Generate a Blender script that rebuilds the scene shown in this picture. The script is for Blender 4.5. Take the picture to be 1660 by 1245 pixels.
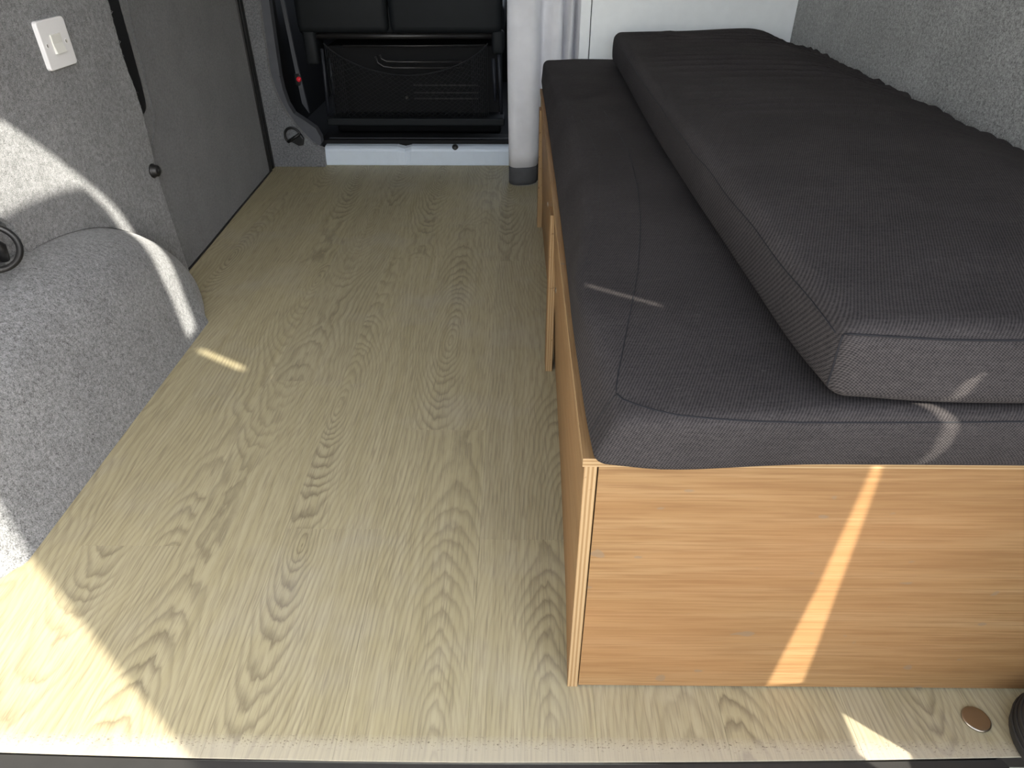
import bpy, bmesh, math, random
from mathutils import Vector, Matrix
from mathutils.bvhtree import BVHTree
from math import sin, cos, pi, sqrt, exp

random.seed(7)
for o in list(bpy.data.objects):
    bpy.data.objects.remove(o)
SC = bpy.context.scene
COL = SC.collection

# ------------------------------------------------------------------ camera
F_PX, W_PX, H_PX = 1115.0, 1660.0, 1245.0
PITCH = math.radians(34.5)
YAW = math.atan(12.0 / F_PX * cos(PITCH))
cam = bpy.data.cameras.new('camera')
cam.sensor_fit = 'HORIZONTAL'
cam.sensor_width = 36.0
cam.lens = F_PX / W_PX * 36.0
cam.clip_start = 0.02
camera = bpy.data.objects.new('camera', cam)
COL.objects.link(camera)
camera.location = (0, 0, 0.95)
camera.rotation_euler = (pi / 2 - PITCH, 0, YAW)
SC.camera = camera

# ------------------------------------------------------------------ light
SUN_AZ = Vector((-0.78, 0.626))        # horizontal travel of the sunlight
SUN_T = 0.60                           # tangent of the sun's elevation
SUN_EL = math.atan(SUN_T)
world = bpy.data.worlds.new('sky')
SC.world = world
world.use_nodes = True
nt = world.node_tree
nt.nodes.clear()
sky = nt.nodes.new('ShaderNodeTexSky')
sky.sky_type = 'NISHITA'
sky.sun_disc = False
sky.sun_elevation = SUN_EL
sky.sun_rotation = math.atan2(-SUN_AZ.x, -SUN_AZ.y)
sky.air_density = 1.0
sky.dust_density = 1.6
hsv = nt.nodes.new('ShaderNodeHueSaturation')
hsv.inputs['Saturation'].default_value = 0.42
bg = nt.nodes.new('ShaderNodeBackground')
bg.inputs['Strength'].default_value = 0.50
wo = nt.nodes.new('ShaderNodeOutputWorld')
nt.links.new(sky.outputs[0], hsv.inputs['Color'])
nt.links.new(hsv.outputs[0], bg.inputs['Color'])
nt.links.new(bg.outputs[0], wo.inputs[0])

sun_data = bpy.data.lights.new('sun', 'SUN')
sun_data.energy = 9.2
sun_data.angle = math.radians(0.6)
sun_data.color = (1.0, 0.945, 0.82)
sun = bpy.data.objects.new('sun', sun_data)
COL.objects.link(sun)
sun.location = (4, -4, 5)
sun.rotation_euler = Vector((SUN_AZ.x, SUN_AZ.y, -SUN_T)).to_track_quat('-Z', 'Y').to_euler()

vs = SC.view_settings
vs.view_transform = 'Standard'
vs.look = 'None'
vs.gamma = 1.0
vs.use_curve_mapping = False
vs.exposure = 0.70
SC.cycles.max_bounces = 10
SC.cycles.diffuse_bounces = 8
SC.cycles.use_denoising = True
SC.cycles.caustics_reflective = False
SC.cycles.caustics_refractive = False


# ------------------------------------------------------------------ materials
class NT:
    def __init__(self, name):
        self.m = bpy.data.materials.new(name)
        self.m.use_nodes = True
        self.t = self.m.node_tree
        self.b = self.t.nodes['Principled BSDF']

    def n(self, kind, **kw):
        x = self.t.nodes.new(kind)
        for k, v in kw.items():
            if hasattr(x, k) and k not in x.inputs:
                setattr(x, k, v)
            else:
                x.inputs[k].default_value = v
        return x

    def link(self, a, b):
        self.t.links.new(a, b)

    def math(self, op, a, b=None, c=None):
        x = self.t.nodes.new('ShaderNodeMath')
        x.operation = op
        for i, v in enumerate((a, b, c)):
            if v is None:
                continue
            if isinstance(v, (int, float)):
                x.inputs[i].default_value = v
            else:
                self.link(v, x.inputs[i])
        return x.outputs[0]

    def pos(self):
        return self.n('ShaderNodeNewGeometry').outputs['Position']

    def sep(self, v):
        s = self.n('ShaderNodeSeparateXYZ')
        self.link(v, s.inputs[0])
        return s.outputs[0], s.outputs[1], s.outputs[2]

    def comb(self, x, y, z):
        s = self.n('ShaderNodeCombineXYZ')
        for i, v in enumerate((x, y, z)):
            if isinstance(v, (int, float)):
                s.inputs[i].default_value = v
            else:
                self.link(v, s.inputs[i])
        return s.outputs[0]

    def noise(self, vec, scale, detail=2.0, rough=0.5, sx=1, sy=1, sz=1):
        if (sx, sy, sz) != (1, 1, 1):
            mp = self.n('ShaderNodeMapping')
            mp.inputs['Scale'].default_value = (sx, sy, sz)
            self.link(vec, mp.inputs['Vector'])
            vec = mp.outputs[0]
        x = self.n('ShaderNodeTexNoise')
        x.inputs['Scale'].default_value = scale
        x.inputs['Detail'].default_value = detail
        x.inputs['Roughness'].default_value = rough
        self.link(vec, x.inputs['Vector'])
        return x.outputs['Fac']

    def ramp(self, fac, stops):
        r = self.n('ShaderNodeValToRGB')
        e = r.color_ramp.elements
        while len(e) < len(stops):
            e.new(0.5)
        for el, (p, c) in zip(e, stops):
            el.position = p
            el.color = (c[0], c[1], c[2], 1) if not isinstance(c, (int, float)) else (c, c, c, 1)
        self.link(fac, r.inputs[0])
        return r.outputs[0]

    def mix(self, fac, a, b, mode='MIX'):
        x = self.n('ShaderNodeMix')
        x.data_type = 'RGBA'
        x.blend_type = mode
        for i, v in ((0, fac), (6, a), (7, b)):
            if isinstance(v, (int, float)):
                x.inputs[i].default_value = v
            elif isinstance(v, tuple):
                x.inputs[i].default_value = (*v[:3], 1)
            else:
                self.link(v, x.inputs[i])
        return x.outputs[2]

    def bump(self, h, strength=0.3, dist=0.001):
        x = self.n('ShaderNodeBump')
        x.inputs['Strength'].default_value = strength
        x.inputs['Distance'].default_value = dist
        self.link(h, x.inputs['Height'])
        self.link(x.outputs[0], self.b.inputs['Normal'])

    def color(self, c):
        if isinstance(c, tuple):
            self.b.inputs['Base Color'].default_value = (*c[:3], 1)
        else:
            self.link(c, self.b.inputs['Base Color'])

    def set(self, rough=0.6, metal=0.0, spec=0.5, sheen=0.0):
        self.b.inputs['Roughness'].default_value = rough
        self.b.inputs['Metallic'].default_value = metal
        self.b.inputs['Specular IOR Level'].default_value = spec
        if sheen:
            self.b.inputs['Sheen Weight'].default_value = sheen
            self.b.inputs['Sheen Roughness'].default_value = 0.5
        return self.m


def mat_plain(name, col, rough=0.5, metal=0.0, spec=0.5, var=0.08, scale=30):
    m = NT(name)
    p = m.pos()
    n = m.noise(p, scale, 3)
    lo = tuple(c * (1 - var) for c in col)
    hi = tuple(min(1, c * (1 + var)) for c in col)
    m.color(m.ramp(n, [(0.3, lo), (0.7, hi)]))
    return m.set(rough, metal, spec)


def mat_carpet(name, col, contrast=1.0):
    m = NT(name)
    p = m.pos()
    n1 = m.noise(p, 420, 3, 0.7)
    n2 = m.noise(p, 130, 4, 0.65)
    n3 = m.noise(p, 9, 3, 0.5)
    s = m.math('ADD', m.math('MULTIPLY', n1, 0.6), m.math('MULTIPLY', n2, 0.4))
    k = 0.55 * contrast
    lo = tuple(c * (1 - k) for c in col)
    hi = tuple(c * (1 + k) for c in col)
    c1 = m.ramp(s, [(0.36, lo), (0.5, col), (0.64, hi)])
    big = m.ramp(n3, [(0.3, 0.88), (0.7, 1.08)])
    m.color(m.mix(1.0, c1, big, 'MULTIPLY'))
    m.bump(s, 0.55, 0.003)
    return m.set(0.95, 0, 0.1, 0.25)


def mat_oak():
    """light oak print: cathedral figure from a slice through rings, one cut per plank"""
    m = NT('oak_vinyl')
    x, y, z = m.sep(m.pos())
    rnd = m.n('ShaderNodeObjectInfo').outputs['Random']
    rnd2 = m.math('FRACT', m.math('MULTIPLY', rnd, 17.31))
    rnd3 = m.math('FRACT', m.math('MULTIPLY', rnd, 53.77))
    xc = m.math('MULTIPLY', m.math('SUBTRACT', m.math('FRACT', m.math('DIVIDE', m.math('ADD', x, 0.067), 0.181)), 0.5), 0.181)
    yy = m.math('ADD', y, m.math('MULTIPLY', rnd, 40.0))
    # pith position wanders across the plank
    wv = m.comb(m.math('MULTIPLY', rnd2, 9.0), m.math('MULTIPLY', yy, 1.0), 0.0)
    wob = m.math('SUBTRACT', m.noise(wv, 2.0, 1), 0.5)
    x0 = m.math('ADD', m.math('MULTIPLY', m.math('SUBTRACT', rnd2, 0.5), 0.17), m.math('MULTIPLY', wob, 0.05))
    dx = m.math('SUBTRACT', xc, x0)
    # the cut climbs and falls through the rings along the plank
    h = m.math('MULTIPLY', m.math('SINE', m.math('ADD', m.math('MULTIPLY', yy, 2.1), m.math('MULTIPLY', rnd3, 6.0))), 0.115)
    hv = m.comb(m.math('MULTIPLY', rnd3, 9.0), yy, 3.0)
    h = m.math('ADD', h, m.math('MULTIPLY', m.math('SUBTRACT', m.noise(hv, 3.5, 2), 0.5), 0.05))
    jag = m.math('SUBTRACT', m.noise(m.comb(xc, yy, rnd), 1.0, 3, 0.6, 85, 20, 1), 0.5)
    jag2 = m.math('SUBTRACT', m.noise(m.comb(xc, yy, rnd), 1.0, 2, 0.5, 22, 5, 1), 0.5)
    d = m.math('SQRT', m.math('ADD', m.math('MULTIPLY', dx, dx), m.math('MULTIPLY', h, h)))
    core = m.math('SUBTRACT', 1.0, m.math('MINIMUM', m.math('MULTIPLY', m.math('ABSOLUTE', dx), 16.0), 0.72))
    d2 = m.math('ADD', d, m.math('MULTIPLY', core, m.math('ADD', m.math('MULTIPLY', jag, 0.0085), m.math('MULTIPLY', jag2, 0.015))))
    ring = m.math('FRACT', m.math('DIVIDE', d2, 0.0074))
    ring = m.ramp(ring, [(0.0, 0.25), (0.12, 0.0), (0.45, 0.12), (0.86, 1.0), (1.0, 0.25)])
    amp = m.ramp(m.noise(m.comb(xc, yy, rnd3), 1.0, 2, 0.5, 9, 1.6, 1), [(0.35, 0.35), (0.65, 1.0)])
    ring = m.math('MULTIPLY', ring, amp)
    pore = m.noise(m.comb(x, y, rnd), 1.0, 2, 0.6, 420, 14, 1)
    streak = m.noise(m.comb(x, y, rnd), 1.0, 3, 0.55, 60, 2.2, 1)
    base = m.mix(m.ramp(streak, [(0.3, 0.0), (0.7, 1.0)]), (0.371, 0.321, 0.196), (0.432, 0.379, 0.246))
    tone = m.ramp(rnd3, [(0.0, (0.97, 0.97, 0.98)), (1.0, (1.02, 1.015, 0.99))])
    base = m.mix(1.0, base, tone, 'MULTIPLY')
    fig = m.math('ADD', 0.30, m.math('MULTIPLY', core, 0.62))
    c = m.mix(m.math('MULTIPLY', m.math('MULTIPLY', ring, fig), 0.86), base, (0.137, 0.110, 0.070))
    c = m.mix(m.math('MULTIPLY', m.ramp(pore, [(0.50, 0.0), (0.66, 1.0)]), 0.46), c, (0.177, 0.143, 0.095))
    # scuffed, dirt-speckled strip along the rear edge
    edge = m.ramp(y, [(0.0, 1.0), (1.0, 0.0)])
    em = m.n('ShaderNodeMapRange')
    em.inputs['From Min'].default_value = 0.515
    em.inputs['From Max'].default_value = 0.497
    m.link(y, em.inputs['Value'])
    c = m.mix(m.math('MULTIPLY', em.outputs[0], 0.5), c, (0.488, 0.444, 0.370))
    em2 = m.n('ShaderNodeMapRange')
    em2.inputs['From Min'].default_value = 0.013
    em2.inputs['From Max'].default_value = 0.004
    m.link(m.math('ABSOLUTE', m.math('SUBTRACT', y, 0.503)), em2.inputs['Value'])
    sp = m.ramp(m.noise(m.comb(x, y, 0.0), 1.0, 2, 0.6, 230, 380, 1), [(0.60, 0.0), (0.66, 1.0)])
    c = m.mix(m.math('MULTIPLY', m.math('MULTIPLY', sp, em2.outputs[0]), 0.75), c, (0.09, 0.07, 0.05))
    # pale scuff bloom
    bl = m.ramp(m.noise(m.comb(x, y, 5.0), 4.5, 3, 0.6), [(0.52, 0.0), (0.75, 1.0)])
    c = m.mix(m.math('MULTIPLY', bl, 0.16), c, (0.418, 0.403, 0.403))
    m.color(c)
    m.bump(m.math('ADD', pore, m.math('MULTIPLY', ring, -0.3)), 0.08, 0.0006)
    return m.set(0.48, 0, 0.35)


def mat_ply_face(name, axis, hue=1.0):
    m = NT(name)
    x, y, z = m.sep(m.pos())
    p = m.comb(x, y, z)
    if axis == 'X':
        s1, s2 = (2.2, 2.2, 46), (9, 9, 330)
    else:
        s1, s2 = (34, 1.6, 34), (250, 7, 250)
    g = m.noise(p, 1.0, 4, 0.6, *s1)
    f = m.noise(p, 1.0, 2, 0.6, *s2)
    big = m.noise(p, 2.0, 2, 0.5, 1, 1, 2.6)
    c = m.ramp(g, [(0.28, (0.217, 0.118, 0.046)), (0.5, (0.278, 0.163, 0.070)), (0.72, (0.310, 0.195, 0.093))])
    c = m.mix(m.math('MULTIPLY', m.ramp(f, [(0.42, 0.0), (0.66, 1.0)]), 0.72), c, (0.185, 0.096, 0.038))
    c = m.mix(m.math('MULTIPLY', m.ramp(big, [(0.4, 0.0), (0.7, 1.0)]), 0.32), c, (0.36, 0.175, 0.072))
    # a few dents and dirty scuffs
    sc = m.ramp(m.noise(p, 1.0, 1, 0.5, 26, 26, 44), [(0.735, 0.0), (0.76, 1.0)])
    c = m.mix(m.math('MULTIPLY', sc, 0.55), c, (0.20, 0.15, 0.10))
    m.color(c)
    m.bump(f, 0.10, 0.0006)
    return m.set(0.55, 0, 0.3)


def mat_ply_edge(name, axis, off):
    m = NT(name)
    x, y, z = m.sep(m.pos())
    a = {'X': x, 'Y': y, 'Z': z}[axis]
    n = m.noise(m.comb(x, y, z), 14, 2)
    k = m.math('ADD', m.math('MULTIPLY', m.math('SUBTRACT', a, off), 2 * pi / 0.0052), m.math('MULTIPLY', n, 0.9))
    s = m.math('ADD', m.math('MULTIPLY', m.math('SINE', k), 0.5), 0.5)
    c = m.ramp(s, [(0.15, (0.270, 0.165, 0.075)), (0.5, (0.345, 0.228, 0.115)), (0.9, (0.400, 0.272, 0.145))])
    v = m.ramp(m.noise(m.comb(x, y, z), 90, 2), [(0.66, 0.0), (0.74, 1.0)])
    c = m.mix(m.math('MULTIPLY', v, 0.6), c, (0.12, 0.065, 0.03))
    m.color(c)
    m.bump(s, 0.25, 0.0008)
    return m.set(0.7, 0, 0.2)


def mat_weave(name, col, hi):
    m = NT(name)
    x, y, z = m.sep(m.pos())
    v = m.math('ADD', y, z)
    K = 2 * pi / 0.0034
    a = m.math('SINE', m.math('MULTIPLY', m.math('ADD', x, m.math('MULTIPLY', v, 0.5)), K))
    b = m.math('SINE', m.math('MULTIPLY', v, K * 0.9))
    w = m.math('ADD', m.math('MULTIPLY', m.math('MULTIPLY', a, b), 0.5), 0.5)
    n = m.noise(m.comb(x, y, z), 260, 3, 0.7)
    big = m.noise(m.comb(x, y, z), 7, 3)
    slub = m.noise(m.comb(x, y, z), 1.0, 2, 0.6, 25, 420, 420)
    f = m.math('ADD', m.math('MULTIPLY', w, 0.42), m.math('ADD', m.math('MULTIPLY', n, 0.36), m.math('MULTIPLY', slub, 0.22)))
    c = m.ramp(f, [(0.22, col), (0.78, hi)])
    c = m.mix(1.0, c, m.ramp(big, [(0.3, 0.86), (0.7, 1.1)]), 'MULTIPLY')
    lint = m.ramp(m.noise(m.comb(x, y, z), 1.0, 1, 0.5, 60, 130, 130), [(0.76, 0.0), (0.80, 1.0)])
    c = m.mix(m.math('MULTIPLY', lint, 0.07), c, (0.32, 0.30, 0.29))
    m.color(c)
    m.bump(f, 0.55, 0.0012)
    return m.set(0.95, 0, 0.08)


M_CARPET = mat_carpet('grey_felt', (0.170, 0.174, 0.181), 1.35)
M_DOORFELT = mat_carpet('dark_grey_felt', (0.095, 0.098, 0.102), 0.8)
M_CARPET_LIT = mat_carpet('grey_felt_lit', (0.262, 0.259, 0.250), 1.25)  # same felt, lightened to carry the light on the right wall
M_OAK = mat_oak()
M_PLYX = mat_ply_face('ply_face_x', 'X')
M_PLYY = mat_ply_face('ply_face_y', 'Y')
M_PEDGE_X = mat_ply_edge('ply_edge_x', 'X', 0.0)
M_PEDGE_Z = mat_ply_edge('ply_edge_z', 'Z', 0.0)
M_WEAVE = mat_weave('charcoal_weave', (0.010, 0.009, 0.0105), (0.078, 0.070, 0.069))
M_SEAM = mat_plain('dark_thread', (0.003, 0.003, 0.006), 0.8)
M_BLACK = mat_plain('black_plastic', (0.006, 0.006, 0.0065), 0.45)
M_RUBBER = mat_plain('black_rubber', (0.022, 0.021, 0.020), 0.6)
M_DARK = mat_plain('cab_black', (0.004, 0.004, 0.0045), 0.7, 0, 0.3)
M_SEATV = mat_plain('seat_vinyl', (0.010, 0.012, 0.0135), 0.62, 0, 0.3)
M_TUBE = mat_plain('painted_tube', (0.034, 0.032, 0.031), 0.35, 0.3)
M_NET = mat_plain('net_cord', (0.011, 0.012, 0.013), 0.8)
M_WHITE = mat_plain('white_paint', (0.91, 0.935, 0.935), 0.4, 0, 0.5, 0.02)
M_SWITCH = mat_plain('white_switch', (0.80, 0.80, 0.81), 0.3, 0, 0.5, 0.01)
M_STEP = mat_plain('step_paint_skylit', (0.70, 0.78, 0.87), 0.4, 0, 0.5, 0.02)  # white paint with the cab's blue skylight tinted into the colour
M_CREAM = mat_plain('cream_rocker', (0.72, 0.72, 0.68), 0.35, 0, 0.5, 0.01)
M_CURTAIN = mat_plain('curtain_cloth', (0.79, 0.785, 0.81), 0.85, 0, 0.2, 0.06, 14)
M_HEM = mat_plain('hem_cloth', (0.095, 0.095, 0.10), 0.9, 0, 0.2)
M_TRIM = mat_plain('grey_trim', (0.075, 0.078, 0.090), 0.6)
M_BLUEGREY = mat_plain('pillar_trim', (0.022, 0.024, 0.031), 0.55)
M_STEEL = mat_plain('steel', (0.45, 0.40, 0.34), 0.32, 1.0)
M_BOLT = mat_plain('bolt', (0.06, 0.06, 0.06), 0.4, 0.8)
M_RED = mat_plain('red_button', (0.85, 0.03, 0.05), 0.3)
M_BODY = mat_plain('van_paint', (0.62, 0.63, 0.64), 0.4)
M_CEIL = mat_plain('ceiling_lining', (0.78, 0.77, 0.74), 0.9)
M_GROUND = mat_plain('concrete_ground', (0.60, 0.57, 0.52), 0.9, 0, 0.2, 0.12, 6)


# ------------------------------------------------------------------ mesh helpers
def new_obj(name, bm, mats, parent=None, smooth=False, recalc=True):
    if recalc:
        bmesh.ops.recalc_face_normals(bm, faces=bm.faces)
    me = bpy.data.meshes.new(name)
    bm.to_mesh(me)
    bm.free()
    if not isinstance(mats, (list, tuple)):
        mats = [mats]
    for m in mats:
        me.materials.append(m)
    if smooth:
        for p in me.polygons:
            p.use_smooth = True
    o = bpy.data.objects.new(name, me)
    COL.objects.link(o)
    if parent:
        o.parent = parent
        bpy.context.view_layer.update()
        o.matrix_parent_inverse = parent.matrix_world.inverted()
    return o


def root(name, loc, label, cat, group=None, kind=None):
    o = bpy.data.objects.new(name, None)
    o.empty_display_size = 0.05
    o.location = loc
    COL.objects.link(o)
    return tag(o, label, cat, group, kind)


def tag(o, label, cat, group=None, kind=None):
    o['label'] = label
    o['category'] = cat
    if group:
        o['group'] = group
    if kind:
        o['kind'] = kind
    return o


def box(bm, x0, x1, y0, y1, z0, z1, bevel=0.0, seg=2, mi=0):
    vs_ = [bm.verts.new((x, y, z)) for x in (x0, x1) for y in (y0, y1) for z in (z0, z1)]
    idx = [(0, 1, 3, 2), (4, 6, 7, 5), (0, 4, 5, 1), (2, 3, 7, 6), (0, 2, 6, 4), (1, 5, 7, 3)]
    fs = [bm.faces.new([vs_[i] for i in f]) for f in idx]
    for f in fs:
        f.material_index = mi
    if bevel > 0:
        es = list({e for f in fs for e in f.edges})
        bmesh.ops.bevel(bm, geom=es, offset=bevel, segments=seg, profile=0.5, affect='EDGES')
    return bm


def mkbox(*a, **k):
    return box(bmesh.new(), *a, **k)


def prism(bm, pts, axis, a0, a1, mi=0, bevel=0.0):
    """polygon pts in the other two axes, extruded along axis from a0 to a1"""
    def P(u, v, a):
        return {'X': (a, u, v), 'Y': (u, a, v), 'Z': (u, v, a)}[axis]
    lo = [bm.verts.new(P(u, v, a0)) for u, v in pts]
    hi = [bm.verts.new(P(u, v, a1)) for u, v in pts]
    n = len(pts)
    fs = [bm.faces.new(lo), bm.faces.new(hi)]
    for i in range(n):
        fs.append(bm.faces.new((lo[i], lo[(i + 1) % n], hi[(i + 1) % n], hi[i])))
    for f in fs:
        f.material_index = mi
    if bevel:
        es = list({e for f in fs[:2] for e in f.edges})
        bmesh.ops.bevel(bm, geom=es, offset=bevel, segments=2, profile=0.5, affect='EDGES')
    return bm


def tube(bm, pts, r, seg=8, closed=False, mi=0):
    pts = [Vector(p) for p in pts]
    n = len(pts)
    rings = []
    prev = None
    for i, p in enumerate(pts):
        if closed:
            t = (pts[(i + 1) % n] - pts[i - 1])
        else:
            t = pts[min(i + 1, n - 1)] - pts[max(i - 1, 0)]
        t.normalize()
        if prev is None:
            up = Vector((0, 0, 1)) if abs(t.z) < 0.9 else Vector((1, 0, 0))
            a = t.cross(up).normalized()
        else:
            a = (prev - t * prev.dot(t)).normalized()
        prev = a
        b = t.cross(a)
        rr = r[i] if isinstance(r, (list, tuple)) else r
        rings.append([bm.verts.new(p + (a * cos(2 * pi * k / seg) + b * sin(2 * pi * k / seg)) * rr) for k in range(seg)])
    m = n if closed else n - 1
    for i in range(m):
        A, B = rings[i], rings[(i + 1) % n]
        for k in range(seg):
            f = bm.faces.new((A[k], A[(k + 1) % seg], B[(k + 1) % seg], B[k]))
            f.material_index = mi
            f.smooth = True
    if not closed:
        bm.faces.new(rings[0]).material_index = mi
        bm.faces.new(rings[-1]).material_index = mi
    return bm


def lathe(bm, prof, centre, axis, seg=32, mi=0):
    """prof: list of (radius, height) along axis"""
    ax = Vector(axis).normalized()
    up = Vector((0, 0, 1)) if abs(ax.z) < 0.9 else Vector((1, 0, 0))
    a = ax.cross(up).normalized()
    b = ax.cross(a)
    c = Vector(centre)
    rings = []
    for r, h in prof:
        if r < 1e-6:
            rings.append([bm.verts.new(c + ax * h)])
        else:
            rings.append([bm.verts.new(c + ax * h + (a * cos(2 * pi * k / seg) + b * sin(2 * pi * k / seg)) * r) for k in range(seg)])
    for A, B in zip(rings, rings[1:]):
        for k in range(seg):
            k2 = (k + 1) % seg
            if len(A) == 1 and len(B) == 1:
                continue
            if len(A) == 1:
                f = bm.faces.new((A[0], B[k2], B[k]))
            elif len(B) == 1:
                f = bm.faces.new((A[k], A[k2], B[0]))
            else:
                f = bm.faces.new((A[k], A[k2], B[k2], B[k]))
            f.material_index = mi
            f.smooth = True
    return bm


def lerp_tab(tab, x):
    if x <= tab[0][0]:
        return tab[0][1]
    for (a, u), (b, v) in zip(tab, tab[1:]):
        if x <= b:
            return u + (v - u) * (x - a) / (b - a)
    return tab[-1][1]


def smooth01(a, b, x):
    t = max(0.0, min(1.0, (x - a) / (b - a)))
    return t * t * (3 - 2 * t)


# ------------------------------------------------------------------ setting: ground, floor
g = mkbox(-14, 14, -14, 14, -0.72, -0.62)
tag(new_obj('ground', g, M_GROUND), 'sunlit concrete ground outside the van', 'ground', kind='structure')

floor = root('floor', (-0.07, 1.8, 0), 'pale oak plank vinyl floor of the van load area', 'floor', kind='structure')
new_obj('subfloor', mkbox(-1.14, 0.96, 0.492, 3.13, -0.03, -0.0022), M_DARK, floor)


def rear_edge(x):
    return 0.4775 + 0.0135 * abs((x + 0.12) / 0.8) ** 1.7


X_SEAM = -0.067
PW, PL = 0.181, 1.22
joint_of = {-2: 0.902, -1: 1.201, 0: 2.099}
for r in range(-6, 6):
    xa, xb = X_SEAM + r * PW, X_SEAM + (r + 1) * PW
    xa, xb = max(xa, -1.14), min(xb, 0.96)
    if xb - xa < 0.01:
        continue
    j = joint_of.get(r, 0.55 + ((r * 0.437) % 1.0) * PL)
    ys = [0.478]
    k = j
    while k - PL > 0.5:
        k -= PL
    while k < 3.11:
        ys.append(k)
        k += PL
    ys.append(3.13)
    for y0, y1 in zip(ys, ys[1:]):
        if y1 - y0 < 0.03:
            continue
        gp = 0.0001
        bm = bmesh.new()
        ya, yb = (rear_edge(xa), rear_edge(xb)) if y0 == 0.478 else (y0 + gp, y0 + gp)
        prism(bm, [(xa + gp, ya), (xb - gp, yb), (xb - gp, y1 - gp), (xa + gp, y1 - gp)], 'Z', -0.0022, 0.0)
        top = [e for e in bm.edges if all(abs(v.co.z) < 1e-6 for v in e.verts)]
        bmesh.ops.bevel(bm, geom=top, offset=0.0002, segments=1, affect='EDGES')
        new_obj('plank', bm, M_OAK, floor)

# rear black tread strip
sill = root('trim_1', (0, 0.39, -0.03), 'black rubber tread strip along the rear edge of the floor', 'sill trim', kind='structure')
pts = []
for i in range(41):
    x = -0.98 + i * (0.664 + 0.98) / 40
    pts.append((x, rear_edge(x) - 0.0015))
bm = bmesh.new()
prism(bm, pts + [(0.70, 0.40), (0.70, 0.20), (-0.98, 0.20)], 'Z', -0.03, -0.004)
new_obj('tread', bm, M_RUBBER, sill)
for k in range(3):
    yy = 0.445 - k * 0.022
    new_obj('rib', mkbox(-0.97, 0.66, yy - 0.006, yy, -0.006, -0.0012, bevel=0.001, seg=1), M_RUBBER, sill)
new_obj('bumper_step', mkbox(-0.98, 0.98, -0.02, 0.30, -0.30, -0.04, bevel=0.02), M_BLACK, sill)

# ------------------------------------------------------------------ setting: left side
WL = -1.05
wl = root('wall_left', (WL, 1.2, 0), 'grey felt covered rear side panel with ragged front edge', 'wall', kind='structure')
notch = [(1.18, 0.455), (1.30, 0.450), (1.335, 0.436), (1.354, 0.416), (1.362, 0.390), (1.362, 0.362), (1.372, 0.345), (1.385, 0.338)]
rng = random.Random(3)
edge_tab = [(.36, 1.992), (.43, 2.000), (.49, 2.003), (.54, 2.001), (.60, 1.991), (.66, 1.987), (.76, 1.993), (.9, 1.995)]
edge = [(2.008, 0.0), (1.992, 0.20), (1.988, 0.30)]
zz = 0.36
while zz < 0.86:
    edge.append((lerp_tab(edge_tab, zz) + rng.uniform(-0.0025, 0.0022), zz))
    zz += 0.011
edge += [(lerp_tab(edge_tab, 0.9), 0.9), (lerp_tab(edge_tab, 0.9), 1.9)]


def arch_at_wall(y):
    d = abs(y - 1.25) / 0.636
    return 0.0 if d >= 1 else 0.351 * (1 - d ** 2.3) ** (1 / 2.2) + 0.0015


near_part = [(0.30, 0.0), (0.60, 0.0)] + [(0.604 + 0.59 * k / 16, arch_at_wall(0.604 + 0.59 * k / 16)) for k in range(17)]
far_part = [(1.40 + 0.494 * k / 20, arch_at_wall(1.40 + 0.494 * k / 20)) for k in range(21)] + [(1.90, 0.0)]
poly = near_part + [(1.197, 0.43)] + notch[1:-1] + far_part + edge + [(0.30, 1.9)]
bm = bmesh.new()
prism(bm, poly, 'X', WL - 0.014, WL)
new_obj('felt_panel', bm, M_CARPET, wl)
for ya, yb, za, zb in ((0.30, 2.12, -0.55, 2.0), (2.90, 3.16, -0.55, 2.0), (2.12, 2.90, -0.55, 0.98), (2.12, 2.90, 1.55, 2.0)):  # skin left open outside the added fill-light opening
    new_obj('side_skin', mkbox(-1.16, -1.145, ya, yb, za, zb), M_BODY, wl)
new_obj('backing_panel', mkbox(WL - 0.045, WL - 0.030, 0.30, 1.97, 0.0, 1.9), M_CARPET, wl)
fz = bmesh.new()                      # loose fibres along the cut edge
for i in range(46):
    z0 = rng.uniform(0.44, 0.80)
    y0 = lerp_tab(edge_tab, z0)
    p = Vector((WL - rng.uniform(0, 0.006), y0 - 0.003, z0))
    d = Vector((rng.uniform(-0.2, 0.6), rng.uniform(0.3, 1), rng.uniform(-0.8, 0.8))).normalized() * rng.uniform(0.004, 0.011)
    tube(fz, [p, p + d * 0.6 + Vector((0.001, 0, 0.001)), p + d], 0.0005, 4)
fo = new_obj('loose_fibres', fz, M_CARPET, wl)
fo['kind'] = 'stuff'

# sliding door
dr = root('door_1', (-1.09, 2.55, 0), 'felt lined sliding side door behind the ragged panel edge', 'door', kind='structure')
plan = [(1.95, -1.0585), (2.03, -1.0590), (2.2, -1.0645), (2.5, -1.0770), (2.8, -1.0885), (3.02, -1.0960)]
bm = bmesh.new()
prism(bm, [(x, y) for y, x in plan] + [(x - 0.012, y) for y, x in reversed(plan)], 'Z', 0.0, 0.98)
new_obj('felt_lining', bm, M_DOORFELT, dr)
for ya, yb, za, zb in ((1.95, 2.12, 0.98, 1.55), (2.90, 3.02, 0.98, 1.55), (1.95, 3.02, 1.55, 1.9)):  # leaves an unseen opening, added to let fill light into the van
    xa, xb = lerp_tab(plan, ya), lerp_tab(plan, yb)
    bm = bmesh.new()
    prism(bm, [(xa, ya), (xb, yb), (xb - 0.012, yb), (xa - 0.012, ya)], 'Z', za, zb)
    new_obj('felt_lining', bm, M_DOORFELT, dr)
bm = bmesh.new()
sl = [(1.985, 0.480), (2.028, 0.479), (2.046, 0.490), (2.053, 0.512), (2.058, 0.56), (2.062, 0.75), (2.062, 1.85), (1.985, 1.85)]
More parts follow.
